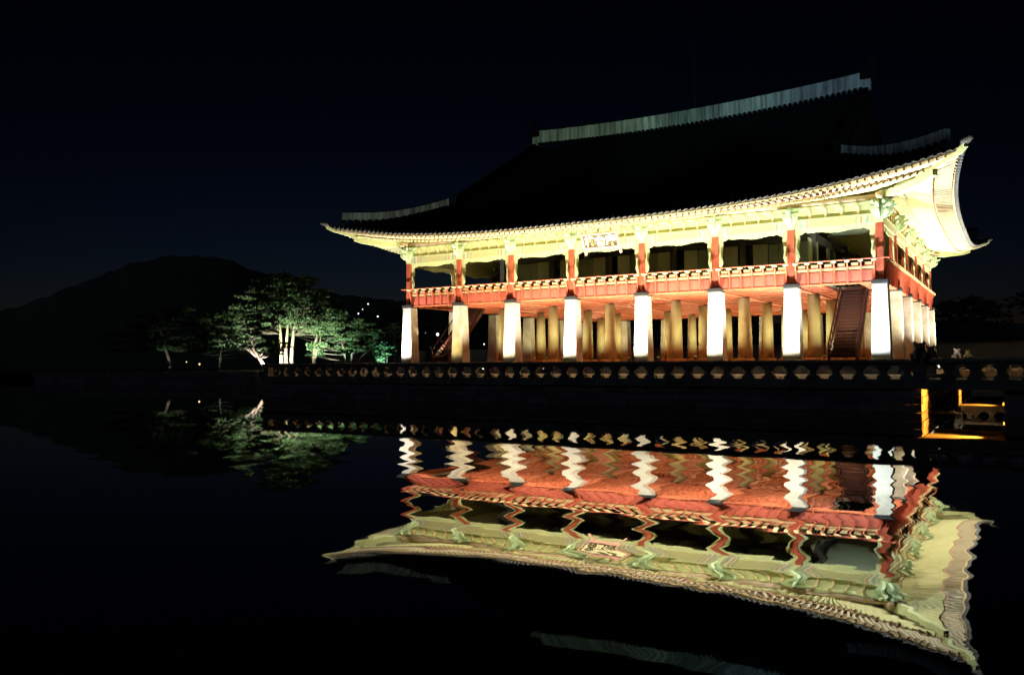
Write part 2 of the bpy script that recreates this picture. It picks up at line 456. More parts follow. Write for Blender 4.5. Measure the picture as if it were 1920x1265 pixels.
# return along the west edge, seen end-on
oct_rail(MB(), (TX0+0.28,-12.7,2.10), (TX0+0.28,20,2.10)).build('handrail', M_WALL, bal)
for i in range(30):
    inst(ME_BAL, 'baluster', bal, (TX0+0.28,-12.0+i*1.06,1.396), R(90))

# ------------------------------------------------------------------ stone bridges
def bridge(y0, y1, label, nb):
    t = thing('stone_bridge', (38.0,(y0+y1)/2,1.0), label, 'bridge', 'stone bridges on the right of the terrace')
    X0, X1 = TX1+0.03, 62.0
    MB().box(X0, X1, y0+0.05, y1-0.05, 1.16, 1.36).build('deck', M_WALL, t)
    for y in (y0, y1-0.42):
        b = MB(); x = X0
        while x < X1:
            l = min(3.0, X1-x); MB().box(x+0.008, x+l-0.008, y-0.03, y+0.44, 0.985, 1.395).build('coping_stone', M_WALL, t); x += l
    x = 40.42
    while x < X1-2:
        for y in ((y0+0.5), (y0+y1)/2, (y1-0.5)):
            MB().sq(x+0.35, y, [(-1.5,0.34),(0.98,0.32)]).build('pier', M_WALL, t)
        MB().box(x, x+0.7, y0+0.1, y1-0.1, 0.99, 1.155).build('cross_beam', M_WALL, t)
        x += 3.55
    for y in (y0+0.22, y1-0.22):
        px = X0+0.30
        post(t, px-0.40, y)
        for i in range(nb):
            xb = 38.50+i*0.93
            b = inst(ME_BAL, 'baluster', t, (xb,y,1.396))
        zz = lambda x: 2.12+0.035*(x-37.5)/3.5*(1 if x < 45 else 2.1)
        for i in range(4):
            a = 37.45+i*3.7
            oct_rail(MB(), (a+0.006,y,zz(a)), (a+3.69,y,zz(a+3.7)), 0.14).build('handrail', M_WALL, t)
    # flat soffit of the first span, lit by a line lamp on the hidden face of the pier
    MB().box(X0, 40.41, y0+0.45, y0+2.1, 0.985, 1.155).build('soffit_slab', M_STONE, t)
    yy = y0+1.1
    MB().box(40.39, 40.416, yy-0.07, yy+0.07, 0.34, 0.44).build('light_strip', E_ORNG, t)
    spot('strip_light', t, (40.36,yy,0.42), (37.6,yy-0.1,0.62), 4600, (1.0,0.36,0.035), 72, 0.35, 0.06)
    return t
bridge(-13.25, -7.9, 'dark stone bridge at the terrace corner with orange light under it', 14)
bridge(12.9, 28.4, 'far stone bridge seen behind the corner bridge', 14)

# ================================================================== PAVILION
BX = [0,4.904,9.574,14.558,19.842,24.826,29.496,34.4]
BYS = 6.173
BY = [i*BYS for i in range(6)]
LX, LY = BX[-1], BY[-1]
pav = thing('pavilion', (LX/2,LY/2,2.16), 'two storey wooden pavilion with dark hipped roof on stone columns, floodlit at night', 'pavilion')

# --- stone columns
def stone_sq():
    m_ = MB(); m_.loft([[(-h,-h+c,z),(-h+c,-h,z),(h-c,-h,z),(h,-h+c,z),(h,h-c,z),(h-c,h,z),(-h+c,h,z),(-h,h-c,z)] for z, h, c in [(2.158,0.52,0.03),(6.51,0.405,0.025)]])
    return m_.mesh('stone_column', M_STONE, (0,0,2.158))
def stone_rd():
    m_ = MB(); m_.lathe(0, 0, [(2.36,0.47),(3.2,0.45),(4.4,0.42),(6.53,0.365)], 20)
    return m_.mesh('stone_column', M_STONEI, (0,0,2.158), smooth=True)
ME_SQ, ME_RD = stone_sq(), stone_rd()
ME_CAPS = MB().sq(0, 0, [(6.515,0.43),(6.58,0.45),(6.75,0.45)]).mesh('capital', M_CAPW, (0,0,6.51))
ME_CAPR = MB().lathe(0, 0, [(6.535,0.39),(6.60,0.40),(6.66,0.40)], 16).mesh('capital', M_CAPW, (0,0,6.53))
ME_BASE = MB().sq(0, 0, [(2.158,0.56),(2.36,0.52)]).mesh('column_base', M_STONEI, (0,0,2.158))
ME_TIM = MB().loft([[(-h,-h+0.03,z),(-h+0.03,-h,z),(h-0.03,-h,z),(h,-h+0.03,z),(h,h-0.03,z),(h-0.03,h,z),(-h+0.03,h,z),(-h,h-0.03,z)] for z, h in [(6.755,0.235),(10.05,0.21)]]).mesh('timber_column', M_RED, (0,0,6.75))
def head_mesh():
    m_ = MB()
    m_.loft([[(-a,-b,z),(a,-b,z),(a,b,z),(-a,b,z)] for z, a, b in [(10.055,0.212,0.212),(10.35,0.22,0.23)]], 0)
    m_.loft([[(-a,-b,z),(a,-b,z),(a,b,z),(-a,b,z)] for z, a, b in [(10.355,0.23,0.25),(10.5,0.30,0.28),(10.68,0.42,0.32),(10.80,0.44,0.34),(10.9,0.30,0.3)]], 1)
    return m_.mesh('column_head', [M_PALE, M_TEAL], (0,0,10.05))
ME_HEAD = head_mesh()
# winged bracket pointing outwards (-Y) over each outer column
bk = MB()
prof = [(0.2,10.28),(0.52,10.40),(0.72,10.58),(0.78,10.74),(0.60,10.70),(0.66,10.84),(0.92,10.92),(1.0,11.06),(0.82,11.05),(0.62,11.02),(0.74,11.18),(0.70,11.34),(0.2,11.36)]
bk.plate(prof, lambda a, b, t: (t, -a, b), -0.085, 0.085)
bk.plate([(-0.55,10.93),(-0.42,10.83),(0.42,10.83),(0.55,10.93),(0.5,11.02),(-0.5,11.02)], lambda a, b, t: (a, t, b), -0.40, -0.28)
bk.plate([(-0.75,11.22),(-0.6,11.06),(0.6,11.06),(0.75,11.22),(0.7,11.30),(-0.7,11.30)], lambda a, b, t: (a, t, b), -0.38, -0.24)
bk.box(-0.13, 0.13, -0.62, -0.5, 11.03, 11.18)
ME_BRK = bk.mesh('bracket', M_TEAL, (0,0,10.28))
for i, x in enumerate(BX):
    for j, y in enumerate(BY):
        outer = i in (0, 7) or j in (0, 5)
        c = inst(ME_SQ if outer else ME_RD, 'stone_column', pav, (x,y,2.158))
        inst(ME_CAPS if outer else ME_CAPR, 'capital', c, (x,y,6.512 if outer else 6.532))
        if not outer: inst(ME_BASE, 'column_base', c, (x,y,2.158))
        if outer:
            tcol = inst(ME_TIM, 'timber_column', pav, (x,y,6.753))
            inst(ME_HEAD, 'column_head', tcol, (x,y,10.052))
            if j == 0: inst(ME_BRK, 'bracket', pav, (x,y,10.28))
            elif i == 7: inst(ME_BRK, 'bracket', pav, (x,y,10.28), R(90))
            if j == 0 and i == 7:
                inst(ME_BRK, 'bracket', pav, (x,y,10.28), R(45)); inst(ME_BRK, 'bracket', pav, (x,y,10.283), R(90))
            if j == 0 and i == 0:
                inst(ME_BRK, 'bracket', pav, (x,y,10.28), R(-45)); inst(ME_BRK, 'bracket', pav, (x,y,10.283), R(-90))
        else:
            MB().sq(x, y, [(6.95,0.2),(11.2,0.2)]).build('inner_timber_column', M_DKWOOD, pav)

# --- floor of the upper storey, its coffered orange underside, stair wells
HX = [(1.2,3.35),(31.05,33.2)]; HY = (0.75,5.9)
def slab(mb, z0, z1, x0, x1, y0, y1):
    mb.box(x0, HX[0][0], y0, y1, z0, z1)
    mb.box(HX[0][1]+0.002, HX[1][0], y0, y1, z0, z1)
    mb.box(HX[1][1]+0.002, x1, y0, y1, z0, z1)
    for a, b in HX:
        mb.box(a+0.002, b, y0, HY[0], z0, z1); mb.box(a+0.002, b, HY[1], y1, z0, z1)
m_ = MB(); slab(m_, 6.70, 6.82, -0.1, LX+0.1, -0.1, LY+0.1); m_.build('ceiling_board', M_CEIL, pav)
m_ = MB(); slab(m_, 6.825, 6.95, 0.26, LX-0.26, 0.26, LY-0.26); m_.build('upper_floor', M_FLOOR, pav)
lat = MB()
def hits(a, b, h): return a < h[1] and b > h[0]
n = int(LX/0.45)
for i in range(n):
    x = 0.3+i*0.45
    inhole = [h for h in HX if h[0]-0.04 < x < h[1]+0.04]
    if inhole: lat.box(x-0.045, x+0.045, HY[1], LY-0.1, 6.62, 6.699)
    else: lat.box(x-0.045, x+0.045, 0.1, LY-0.1, 6.62, 6.699)
n = int(LY/0.45)
for i in range(n):
    y = 0.3+i*0.45
    if HY[0]-0.04 < y < HY[1]+0.04:
        lat.box(0.1, HX[0][0], y-0.04, y+0.04, 6.626, 6.698); lat.box(HX[0][1], HX[1][0], y-0.04, y+0.04, 6.626, 6.698); lat.box(HX[1][1], LX-0.1, y-0.04, y+0.04, 6.626, 6.698)
    else: lat.box(0.1, LX-0.1, y-0.04, y+0.04, 6.626, 6.698)
o = lat.build('ceiling_lattice', M_CEILB, pav); tag(o, kind='stuff')
for x in BX[1:-1]:
    MB().box(x-0.17, x+0.17, 0.5, LY-0.5, 6.56, 6.618).build('ceiling_beam', M_CEILB, pav)
for y in BY[1:-1]:
    MB().box(0.5, LX-0.5, y-0.17, y+0.17, 6.563, 6.6185).build('ceiling_beam', M_CEILB, pav)
# edge beams between the capitals
def side_pt(side, u, out, z):
    if side == 0: return (u, -out, z)
    if side == 1: return (LX+out, u, z)
    if side == 2: return (u, LY+out, z)
    return (-out, u, z)
def sbox(mb, side, u0, u1, o0, o1, z0, z1, mi=0):
    a = side_pt(side, u0, o0, z0); b = side_pt(side, u1, o1, z1)
    mb.box(min(a[0],b[0]), max(a[0],b[0]), min(a[1],b[1]), max(a[1],b[1]), z0, z1, mi)
    return mb
SIDES = [(0, BX), (1, BY), (2, BX), (3, BY)]

# --- parapets
def side_mesh_variants(fn, name, mats):
    out = {}
    for side in range(4):
        mb = MB(); fn(mb, side); out[side] = mb.mesh(name, mats)
    return out
def strut_fn(mb, side):
    prof = [(0.20,6.60),(0.29,6.60),(0.31,7.3),(0.36,7.55),(0.47,7.80),(0.50,7.93),(0.40,7.93),(0.30,7.72),(0.20,7.5)]
    def mp(a, b, t):
        p = side_pt(side, t, a, b); q = side_pt(side, 0, 0, 0); return (p[0]-q[0], p[1]-q[1], p[2])
    mb.plate(prof, mp, -0.035, 0.035, 0)
    prof2 = [(0.30,7.86),(0.55,7.86),(0.60,7.955),(0.30,7.955)]
    mb.plate(prof2, mp, -0.12, 0.12, 1)
ME_STRUT = side_mesh_variants(strut_fn, 'strut', [M_RED, M_CREAM])
for side, B in SIDES:
    nb = len(B)-1
    for bi in range(nb):
        a, b = B[bi]+0.24, B[bi+1]-0.24
        # hand rail carries the bay's panels and struts
        rl = MB()
        ra = a-0.0 if bi else a-0.75
        rb_ = b+0.0 if bi < nb-1 else b+0.75
        A_, B_ = side_pt(side, ra, 0.48, 7.995), side_pt(side, rb_, 0.48, 7.995)
        rl.tube([A_, B_], 0.042, 8)
        par = rl.build('parapet', M_RED, pav)
        sbox(MB(), side, a-0.02, b+0.02, -0.16, 0.22, 6.615, 6.69).build('edge_beam', M_CEILB, par)
        npn = 6 if side in (0, 2) else 7
        for q in range(npn):
            u0, u1 = a+(b-a)*q/npn, a+(b-a)*(q+1)/npn
            if side in (0, 1):
                sbox(MB(), side, u0+0.035, u1-0.035, 0.10, 0.19, 6.705, 7.325).build('lower_panel', M_REDP, par)
                sbox(MB(), side, u0+0.035, u1-0.035, 0.08, 0.17, 7.375, 7.58).build('upper_panel', M_CREAM, par)
                sbox(MB(), side, (u0+u1)/2-0.19, (u0+u1)/2+0.19, 0.10, 0.17, 7.632, 7.83).build('pierced_panel', M_CREAM, par)
        for q in range(npn+1):
            if side in (0, 1):
                u = a+(b-a)*q/npn
                u = min(max(u, a+0.04), b-0.04)
                inst(ME_STRUT[side], 'strut', par, side_pt(side, u, 0, 0))
        if side in (2, 3):
            sbox(MB(), side, a, b, 0.10, 0.19, 6.705, 7.58).build('lower_panel', M_REDP, par)
        sbox(MB(), side, a, b, 0.07, 0.20, 7.33, 7.37).build('mid_rail', M_RED, par)
        sbox(MB(), side, a, b, 0.07, 0.19, 7.585, 7.63).build('mid_rail', M_RED, par)

# --- carved friezes, lintels and bracket boards between the columns
def frieze(side, a, b):
    mb = MB()
    def wav(p): return 0.030*abs(math.sin(p)) + 0.018*math.sin(p*0.43+1.0)
    N = 64
    top, bot = [], []
    for i in range(N+1):
        t = i/N; u = a+(b-a)*t
        e = min(t, 1-t)*(b-a)
        z = 9.74 - 0.05*math.cos(2*math.pi*t*2) + 0.11*math.exp(-((e-0.62)/0.10)**2) + wav(t*40)*0.9
        if e < 0.42: z -= (0.42-e)**2*1.2
        if e < 0.26: z = 9.50
        bot.append((u, z)); top.append((u, 10.04))
    for i in range(N):
        poly = [bot[i], bot[i+1], top[i+1], top[i]]
        vs = [side_pt(side, p[0], 0.08, p[1]) for p in poly] + [side_pt(side, p[0], 0.02, p[1]) for p in poly]
        mb.add(vs, [(0,1,2,3),(7,6,5,4),(0,4,5,1),(2,6,7,3)])
    K = 40
    for s_ in (0, 1):
        pr = []
        for i in range(K+1):
            z = 7.62+(9.62-7.62)*i/K
            wdt = 0.15+0.13*(i/K)**1.5 + wav(i*0.9)*1.3 + (0.05*math.exp(-((z-8.35)/0.15)**2))
            pr.append((z, wdt))
        for i in range(K):
            (z0, w0), (z1, w1) = pr[i], pr[i+1]
            q = [(a, z0),(a+w0, z0),(a+w1, z1),(a, z1)] if s_ == 0 else [(b-w0, z0),(b, z0),(b, z1),(b-w1, z1)]
            vs = [side_pt(side, p[0], 0.075, p[1]) for p in q] + [side_pt(side, p[0], 0.015, p[1]) for p in q]
            mb.add(vs, [(0,1,2,3),(7,6,5,4),(1,5,6,2),(3,7,4,0)])
    return mb
for side, B in SIDES:
    for bi in range(len(B)-1):
        a, b = B[bi]+0.215, B[bi+1]-0.215
        frieze(side, a, b).build('carved_frieze', M_PALE, pav)
        sbox(MB(), side, a, b, -0.14, 0.16, 10.045, 10.53).build('lintel', M_LINT, pav)
        sbox(MB(), side, a, b, -0.16, 0.185, 10.535, 10.605).build('plate_beam', M_PALE, pav)
        bo = sbox(MB(), side, a-0.2, b+0.2, -0.06, 0.125, 10.61, 11.32).build('bracket_board', M_MINT, pav)
        if side in (0, 1):
            for q in range(1, 5):
                u = a+(b-a)*q/5
                pm = MB(); pm.plate([(0.13,10.62),(0.20,10.62),(0.19,10.8),(0.26,10.98),(0.38,11.08),(0.38,11.2),(0.13,11.2)], lambda p, z, t: side_pt(side, u+t, p, z), -0.06, 0.06)
                pm.build('flower_board', M_CREAM, bo)
            sbox(MB(), side, a-0.2, b+0.2, 0.13, 0.25, 11.205, 11.32).build('purlin_support', M_PALE, bo)
for side, L_ in ((0, LX),(1, LY),(2, LX),(3, LY)):
    ext = 0.9
    MB().tube([side_pt(side, -ext, 0.12, 11.52), side_pt(side, L_+ext, 0.12, 11.52)], 0.195, 12).build('eave_purlin', M_LINT, pav, smooth=True)

# --- interior: dark ceiling, door leaves on the inner ring
MB().box(0.3, LX-0.3, 0.3, LY-0.3, 11.36, 11.46).build('upper_ceiling', M_UCEIL, pav)
for y in (BY[1], BY[4]):
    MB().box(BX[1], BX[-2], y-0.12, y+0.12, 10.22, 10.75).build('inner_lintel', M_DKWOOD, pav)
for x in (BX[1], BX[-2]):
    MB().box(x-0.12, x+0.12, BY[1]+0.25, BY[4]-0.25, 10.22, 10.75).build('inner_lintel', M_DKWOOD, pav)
for x in BX[2:6]:
    for s_ in (-1, 1):
        d = MB().box(x+0.17+s_*1.02-0.5, x+0.17+s_*1.02+0.5, BY[1]-0.05, BY[1]+0.03, 7.0, 10.21).build('door_leaf', M_DOOR, pav)
for y in BY[1:5]:
    for s_ in (-1, 1):
        MB().box(BX[6]-0.03, BX[6]+0.05, y+s_*1.0-0.5, y+s_*1.0+0.5, 7.0, 10.21).build('door_leaf', M_DOOR, pav)

for i in range(1, 6):
    a, b = BX[i]+0.21, BX[i+1]-0.21
    lo = a if i == 1 else BX[i]+0.17+1.54
    hi = b if i == 5 else BX[i+1]+0.17-1.54
    n_ = 3 if hi-lo < 2.4 else 4
    for k in range(n_):
        u0, u1 = lo+(hi-lo)*k/n_, lo+(hi-lo)*(k+1)/n_
        MB().box(u0+0.015, u1-0.015, BY[1]+0.06, BY[1]+0.12, 8.15, 10.19).build('shutter', M_SHUT, pav)
# --- staircases
def stair(x0, x1):
    y0, z0, y1, z1 = 0.95, 2.16, 6.1, 6.95
    nst = 22
    sm = MB()
    for xs in (x0, x1-0.09):
        sm.plate([(y0-0.15,z0),(y0+0.35,z0),(y1+0.1,z1-0.30),(y1+0.1,z1+0.06),(y0-0.15,z0+0.30)], lambda a, b, t: (t, a, b), xs, xs+0.09)
    st = sm.build('staircase', M_STAIR, pav)
    for i in range(nst):
        f = (i+0.5)/nst
        y = y0+(y1-y0)*f; z = z0+(z1-z0)*(i+1)/nst
        MB().box(x0+0.095, x1-0.095, y-0.13, y+0.12, z-0.055, z).build('tread', M_STAIR, st)
        if i: MB().box(x0+0.095, x1-0.095, y+0.07, y+0.095, z-0.21, z-0.06).build('riser', M_STAIR, st)
    for xs in (x0+0.045, x1-0.045):
        MB().tube([(xs,y0-0.1,z0+1.0),(xs,y1,z1+0.88)], 0.05, 8).build('handrail', M_STAIR, st)
        MB().tube([(xs,y0-0.08,z0+0.25),(xs,y0-0.08,z0+1.12)], 0.06, 8).build('newel_post', M_STAIR, st)
        for i in range(1, 9):
            f = i/9
            y = y0+(y1-y0)*f; z = z0+(z1-z0)*f
            MB().tube([(xs,y,z+0.1),(xs,y,z+0.93)], 0.025, 6).build('baluster', M_STAIR, st)
    return st
stair(31.3, 32.95)
stl = stair(1.45, 3.1)
rp = MB()
rp.tube([(1.5+1.55*i/12, 0.84, 2.98-0.30*math.sin(math.pi*i/12)) for i in range(13)], 0.022, 6)
rp.build('rope_barrier', M_CREAM, stl)

# ------------------------------------------------------------------ eaves
OVC = 4.55
def eave(side, u):
    L_ = LX if side in (0, 2) else LY
    c = L_/2; half = c+OVC
    s_ = min(1, abs(u-c)/half)
    o_ = 3.6+0.95*s_**4
    z = 11.20+1.55*s_**2.8
    return o_, z
def fan_in(side, u):
    L_ = LX if side in (0, 2) else LY
    lo = 3.4
    if u < lo: t = (u+OVC)/(lo+OVC); return 1.0+(lo-1.0)*t
    if u > L_-lo: t = (L_+OVC-u)/(lo+OVC); return L_-1.0-(lo-1.0)*t
    return u
def raf_pts(side, u):
    o_, z = eave(side, u)
    lift = z-11.20
    o1 = o_*0.69
    ui = fan_in(side, u)
    # the outer end lies where the line from the inner point to the eave point crosses o1
    A = Vector(side_pt(side, ui, -0.85, 11.93))
    E = Vector(side_pt(side, u, o_, z))
    f = (o1+0.85)/(o_+0.85)
    Bx = A.lerp(E, f)
    B_ = Vector((Bx.x, Bx.y, 10.98+lift*0.78))
    f2 = (o_*0.945+0.85)/(o_+0.85); f1 = (1.1+0.85)/(o_+0.85)
    C_ = A.lerp(E, f1); C_.z = 11.36+lift*0.45
    D_ = A.lerp(E, f2); D_.z = z-0.15
    return A, B_, C_, D_
rm = MB(); rm.tube([(0,0,0),(0,1,0)], 0.088, 8, 0, 1); ME_RAF = rm.mesh('rafter', [M_GREEN, M_CREAM])
fm = MB(); fm.loft([[(-0.06,y,-0.07),(0.06,y,-0.07),(0.06,y,0.06),(-0.06,y,0.06)] for y in (0,1)], 0, 1); ME_FLY = fm.mesh('flying_rafter', [M_FLY, M_CREAM])
te = MB(); te.tube([(0,-0.06,0),(0,0.22,0.02)], 0.092, 10); te.tube([(0,0.03,0.07),(0,0.03,0.16),(0,0.03,0.27)], [0.045,0.04,0.008], 6); ME_TE = te.mesh('round_tile_end', M_TEND)
dt = MB()                                                       # curved drip tile between two round ends
pts = [(-0.16,0.02),(-0.11,-0.05),(-0.04,-0.10),(0,-0.115),(0.04,-0.10),(0.11,-0.05),(0.16,0.02),(0.09,-0.005),(0,-0.045),(-0.09,-0.005)]
dt.plate(pts, lambda a, b, t: (a, t, b), -0.03, 0.16); ME_DT = dt.mesh('drip_tile', M_TEND)
PITCH = 0.40
roofs = {}
for side, L_ in ((0, LX),(1, LY)):
    u = -OVC+0.45
    last = None
    while u < L_+OVC-0.4:
        A, B_, C_, D_ = raf_pts(side, u)
        stick(ME_RAF, 'rafter', pav, A, B_)
        stick(ME_FLY, 'flying_rafter', pav, C_, D_)
        u += PITCH
    rz = 0 if side == 0 else R(90)
    u = -OVC+0.35
    while u < L_+OVC-0.3:
        o_, z = eave(side, u)
        inst(ME_TE, 'round_tile_end', pav, side_pt(side, u, o_+0.06, z+0.15), rz)
        if u+PITCH < L_+OVC-0.3:
            o2, z2 = eave(side, u+PITCH/2)
            inst(ME_DT, 'drip_tile', pav, side_pt(side, u+PITCH/2, o2+0.07, z2+0.11), rz)
        u += PITCH
st_raf = MB()
for side, L_ in ((2, LX),(3, LY)):                                # hidden eaves: one joined mass
    u = -OVC+0.45
    while u < L_+OVC-0.4:
        A, B_, C_, D_ = raf_pts(side, u)
        st_raf.tube([A, B_], 0.088, 6); st_raf.tube([C_, D_], 0.06, 4)
        u += PITCH
tag(st_raf.build('rear_rafters', M_GREEN, pav), kind='stuff')
for side, L_ in ((0, LX),(1, LY),(2, LX),(3, LY)):
    N = 90
    us = [-OVC+(L_+2*OVC)*i/N for i in range(N+1)]
    r0, r1, r2, r3, e0, e1, y0, y1 = [], [], [], [], [], [], [], []
    for u in us:
        A, B_, C_, D_ = raf_pts(side, u)
        o_, z = eave(side, u)
        upv = Vector((0,0,0.095))
        d1 = (B_-A).normalized()
        r0.append(A+upv); r1.append(B_+upv-d1*0.05)
        r2.append(C_+Vector((0,0,0.09))); r3.append(D_+Vector((0,0,0.07)))
    m1 = MB(); m1.grid([r0, r1]); m1.build('soffit_board', M_SOFF, pav)
    m2 = MB(); m2.grid([r2, r3]); m2.build('flying_soffit', M_SOFF2, pav)
    # eave batten on the round rafters, and the scalloped board under the tiles
    m3 = MB()
    rings = []
    for i, u in enumerate(us):
        A, B_, C_, D_ = raf_pts(side, u)
        d = (B_-A); d.z = 0; d.normalize()
        p = B_-d*0.06
        rings.append([p+Vector((0,0,0.10)), p+d*0.12+Vector((0,0,0.10)), p+d*0.12+Vector((0,0,0.20)), p+Vector((0,0,0.20))])
    m3.loft(rings); m3.build('eave_batten', M_PINK if side < 2 else M_SOFF2, pav)
    m4 = MB(); rings = []
    for i, u in enumerate(us):
        A, B_, C_, D_ = raf_pts(side, u)
        o_, z = eave(side, u)
        d = (D_-C_); d.z = 0; d.normalize()
        p = D_-d*0.04
        rings.append([p+Vector((0,0,0.075)), p+d*0.14+Vector((0,0,0.075)), p+d*0.16+Vector((0,0,0.21)), p+Vector((0,0,0.21))])
    m4.loft(rings); m4.build('tile_batten', M_CREAM, pav)
# corner hip rafters
for cx, cy, sx, sy in ((LX,0,1,-1),(0,0,-1,-1),(LX,LY,1,1),(0,LY,-1,1)):
    h = MB()
    P = lambda t, z: Vector((cx+sx*t, cy+sy*t, z))
    nrm = Vector((-sy, sx, 0)).normalized()*0.15
    path = [(-0.8,11.75,0.20),(1.2,11.55,0.20),(2.6,11.78,0.19),(3.1,11.98,0.18)]
    h.loft([[P(t,z-b)-nrm, P(t,z-b)+nrm, P(t,z+b)+nrm, P(t,z+b)-nrm] for t, z, b in path])
    h.build('hip_rafter', M_PALE, pav)
    h = MB()
    path = [(2.2,12.05,0.14),(3.3,12.30,0.16),(4.35,12.66,0.15),(4.62,12.84,0.10)]
    h.loft([[P(t,z-b)-nrm*0.85, P(t,z-b)+nrm*0.85, P(t,z+b)+nrm*0.85, P(t,z+b)-nrm*0.85] for t, z, b in path])
    h.build('flying_hip_rafter', M_PALE, pav)
    h = MB(); h.tube([P(4.35,12.98), P(4.6,13.02), P(4.85,13.12), P(4.98,13.26)], [0.2,0.19,0.13,0.04], 10); h.build('corner_ornament', M_TEND, pav, smooth=True)

# ------------------------------------------------------------------ roof
GX = 2.25                       # gable break line inside the columns
RIDGE_Z = 22.15
def roof_z(side, u, inn):       # inn: distance inward from the column line (negative = overhang)
    o_, z = eave(side, u)
    z += 0.12
    span = LY/2+o_ if True else 0
    t = (inn+o_)/span
    return z+(RIDGE_Z-z)*(0.90*t+0.10*t*t)
def top_inn(side, u):
    L_ = LX if side in (0, 2) else LY
    e = min(u, L_-u)
    if side in (0, 2): return LY/2 if e >= GX else e
    return GX if e >= GX else e
rows_mesh = MB()
for side, L_ in ((0, LX),(1, LY),(2, LX),(3, LY)):
    us = [-OVC+(L_+2*OVC)*i/110 for i in range(111)]
    us = sorted(set(us+[GX-0.001, GX+0.001, L_-GX-0.001, L_-GX+0.001]))
    rows = [[] for _ in range(13)]
    for u in us:
        o_, z = eave(side, u); ti = top_inn(side, u)
        for k in range(13):
            inn = -o_+(ti+o_)*k/12
            rows[k].append(Vector(side_pt(side, u, -inn, roof_z(side, u, inn))))
    rb = MB(); rb.grid(rows); rb.build('roof_slope', M_TILE, pav)
    if side < 2:
        u = -OVC+0.35
        while u < L_+OVC-0.3:
            o_, z = eave(side, u); ti = top_inn(side, u)
            if ti+o_ > 0.6:
                N = 9
                pts = []
                for k in range(N+1):
                    inn = -o_+(ti+o_)*k/N
                    pts.append(Vector(side_pt(side, u, -inn, roof_z(side, u, inn)+0.035)))
                rings = []
                ax = Vector((1,0,0)) if side == 0 else Vector((0,1,0))
                for p in pts:
                    rings.append([p+ax*0.09*math.cos(math.pi*q/4)+Vector((0,0,0.10*math.sin(math.pi*q/4)-0.02)) for q in range(5)])
                rows_mesh.grid(rings)
            u += PITCH
o = rows_mesh.build('tile_rows', M_TILE, pav, smooth=True); tag(o, kind='stuff')
# gables
for gx, s_ in ((GX+0.25, -1),(LX-GX-0.25, 1)):
    g = MB(); g.add([(gx,GX,14.5),(gx,LY-GX,14.5),(gx,LY/2,22.1)], [(0,1,2) if s_ > 0 else (2,1,0)])
    g.build('gable_wall', M_STAIR, pav)
# plastered ridges
def ridge_wall(name, pts, hgt, th, parent=pav, caph=0.10):
    b = MB(); rings = []
    for i, p in enumerate(pts):
        p = Vector(p); d = (Vector(pts[min(i+1,len(pts)-1)])-Vector(pts[max(i-1,0)])); d.z = 0; d.normalize()
        n_ = Vector((-d.y, d.x, 0))*th/2
        rings.append([p-n_, p+n_, p+n_*0.9+Vector((0,0,hgt)), p-n_*0.9+Vector((0,0,hgt))])
    b.loft(rings); r_ = b.build(name, M_PLAST, parent)
    c = MB(); rings = []
    for i, p in enumerate(pts):
        p = Vector(p)+Vector((0,0,hgt+0.005)); d = (Vector(pts[min(i+1,len(pts)-1)])-Vector(pts[max(i-1,0)])); d.z = 0; d.normalize()
        n_ = Vector((-d.y, d.x, 0))*(th/2+0.05)
        rings.append([p-n_, p+n_, p+n_*0.7+Vector((0,0,caph)), p-n_*0.7+Vector((0,0,caph))])
    c.loft(rings); c.build('ridge_cap', M_TILE, r_)
    return r_
def rz_(x):
    s_ = abs(x-LX/2)/(LX/2-2.9)
    return 22.12+0.52*s_**2
xs = [3.3+(31.3-3.3)*i/24 for i in range(25)]
mr = ridge_wall('main_ridge', [(x,LY/2,rz_(x)) for x in xs], 1.27, 0.55)
for x0, x1 in ((2.55,3.295),(31.305,32.05)):
    MB().box(x0, x1, LY/2-0.25, LY/2+0.25, 22.55, 23.35).build('ridge_end_block', M_PLAST, mr)
# tile ends scalloping the foot of the ridge
x = 3.4
i = 0
ME_FOOT = MB().tube([(0,-0.1,0),(0,0.3,0)], 0.13, 8).mesh('ridge_foot_tile', M_TILE)
while x < 31.6:
    inst(ME_FOOT, 'ridge_foot_tile', mr, (x,LY/2-0.42,rz_(x)-0.02))
    x += PITCH
# owl-tail finials
for cx, s_ in ((2.75,-1),(31.9,1)):
    f_ = MB()
    pr = [(-0.55,23.3),(0.5,23.3),(0.62,23.8),(0.42,24.3),(0.55,24.75),(0.15,24.9),(-0.1,24.55),(-0.05,24.2),(-0.35,24.05),(-0.6,23.75)]
    f_.plate([(a*s_, b) for a, b in pr], lambda a, b, t: (cx+a, LY/2+t, b), -0.24, 0.24)
    f_.build('ridge_finial', M_TILE, pav)
MB().tube([(18.3,LY/2,23.4),(18.3,LY/2,29.8)], [0.03,0.012], 6).build('lightning_rod', M_METAL, pav)
# descending ridges on the gable edges (front and back)
for gx in (GX+0.45, LX-GX-0.45):
    for s_ in (1, -1):
        pts = []
        for k in range(10):
            inn = LY/2-0.4-(LY/2-0.4-GX-0.1)*k/9
            z = roof_z(0, gx, inn)
            pts.append((gx, inn if s_ > 0 else LY-inn, z))
        b = MB(); b.loft([[Vector(p)+Vector((-0.22,0,0)), Vector(p)+Vector((0.22,0,0)), Vector(p)+Vector((0.2,0,0.75)), Vector(p)+Vector((-0.2,0,0.75))] for p in pts])
        b.build('descending_ridge', M_TILE, pav)
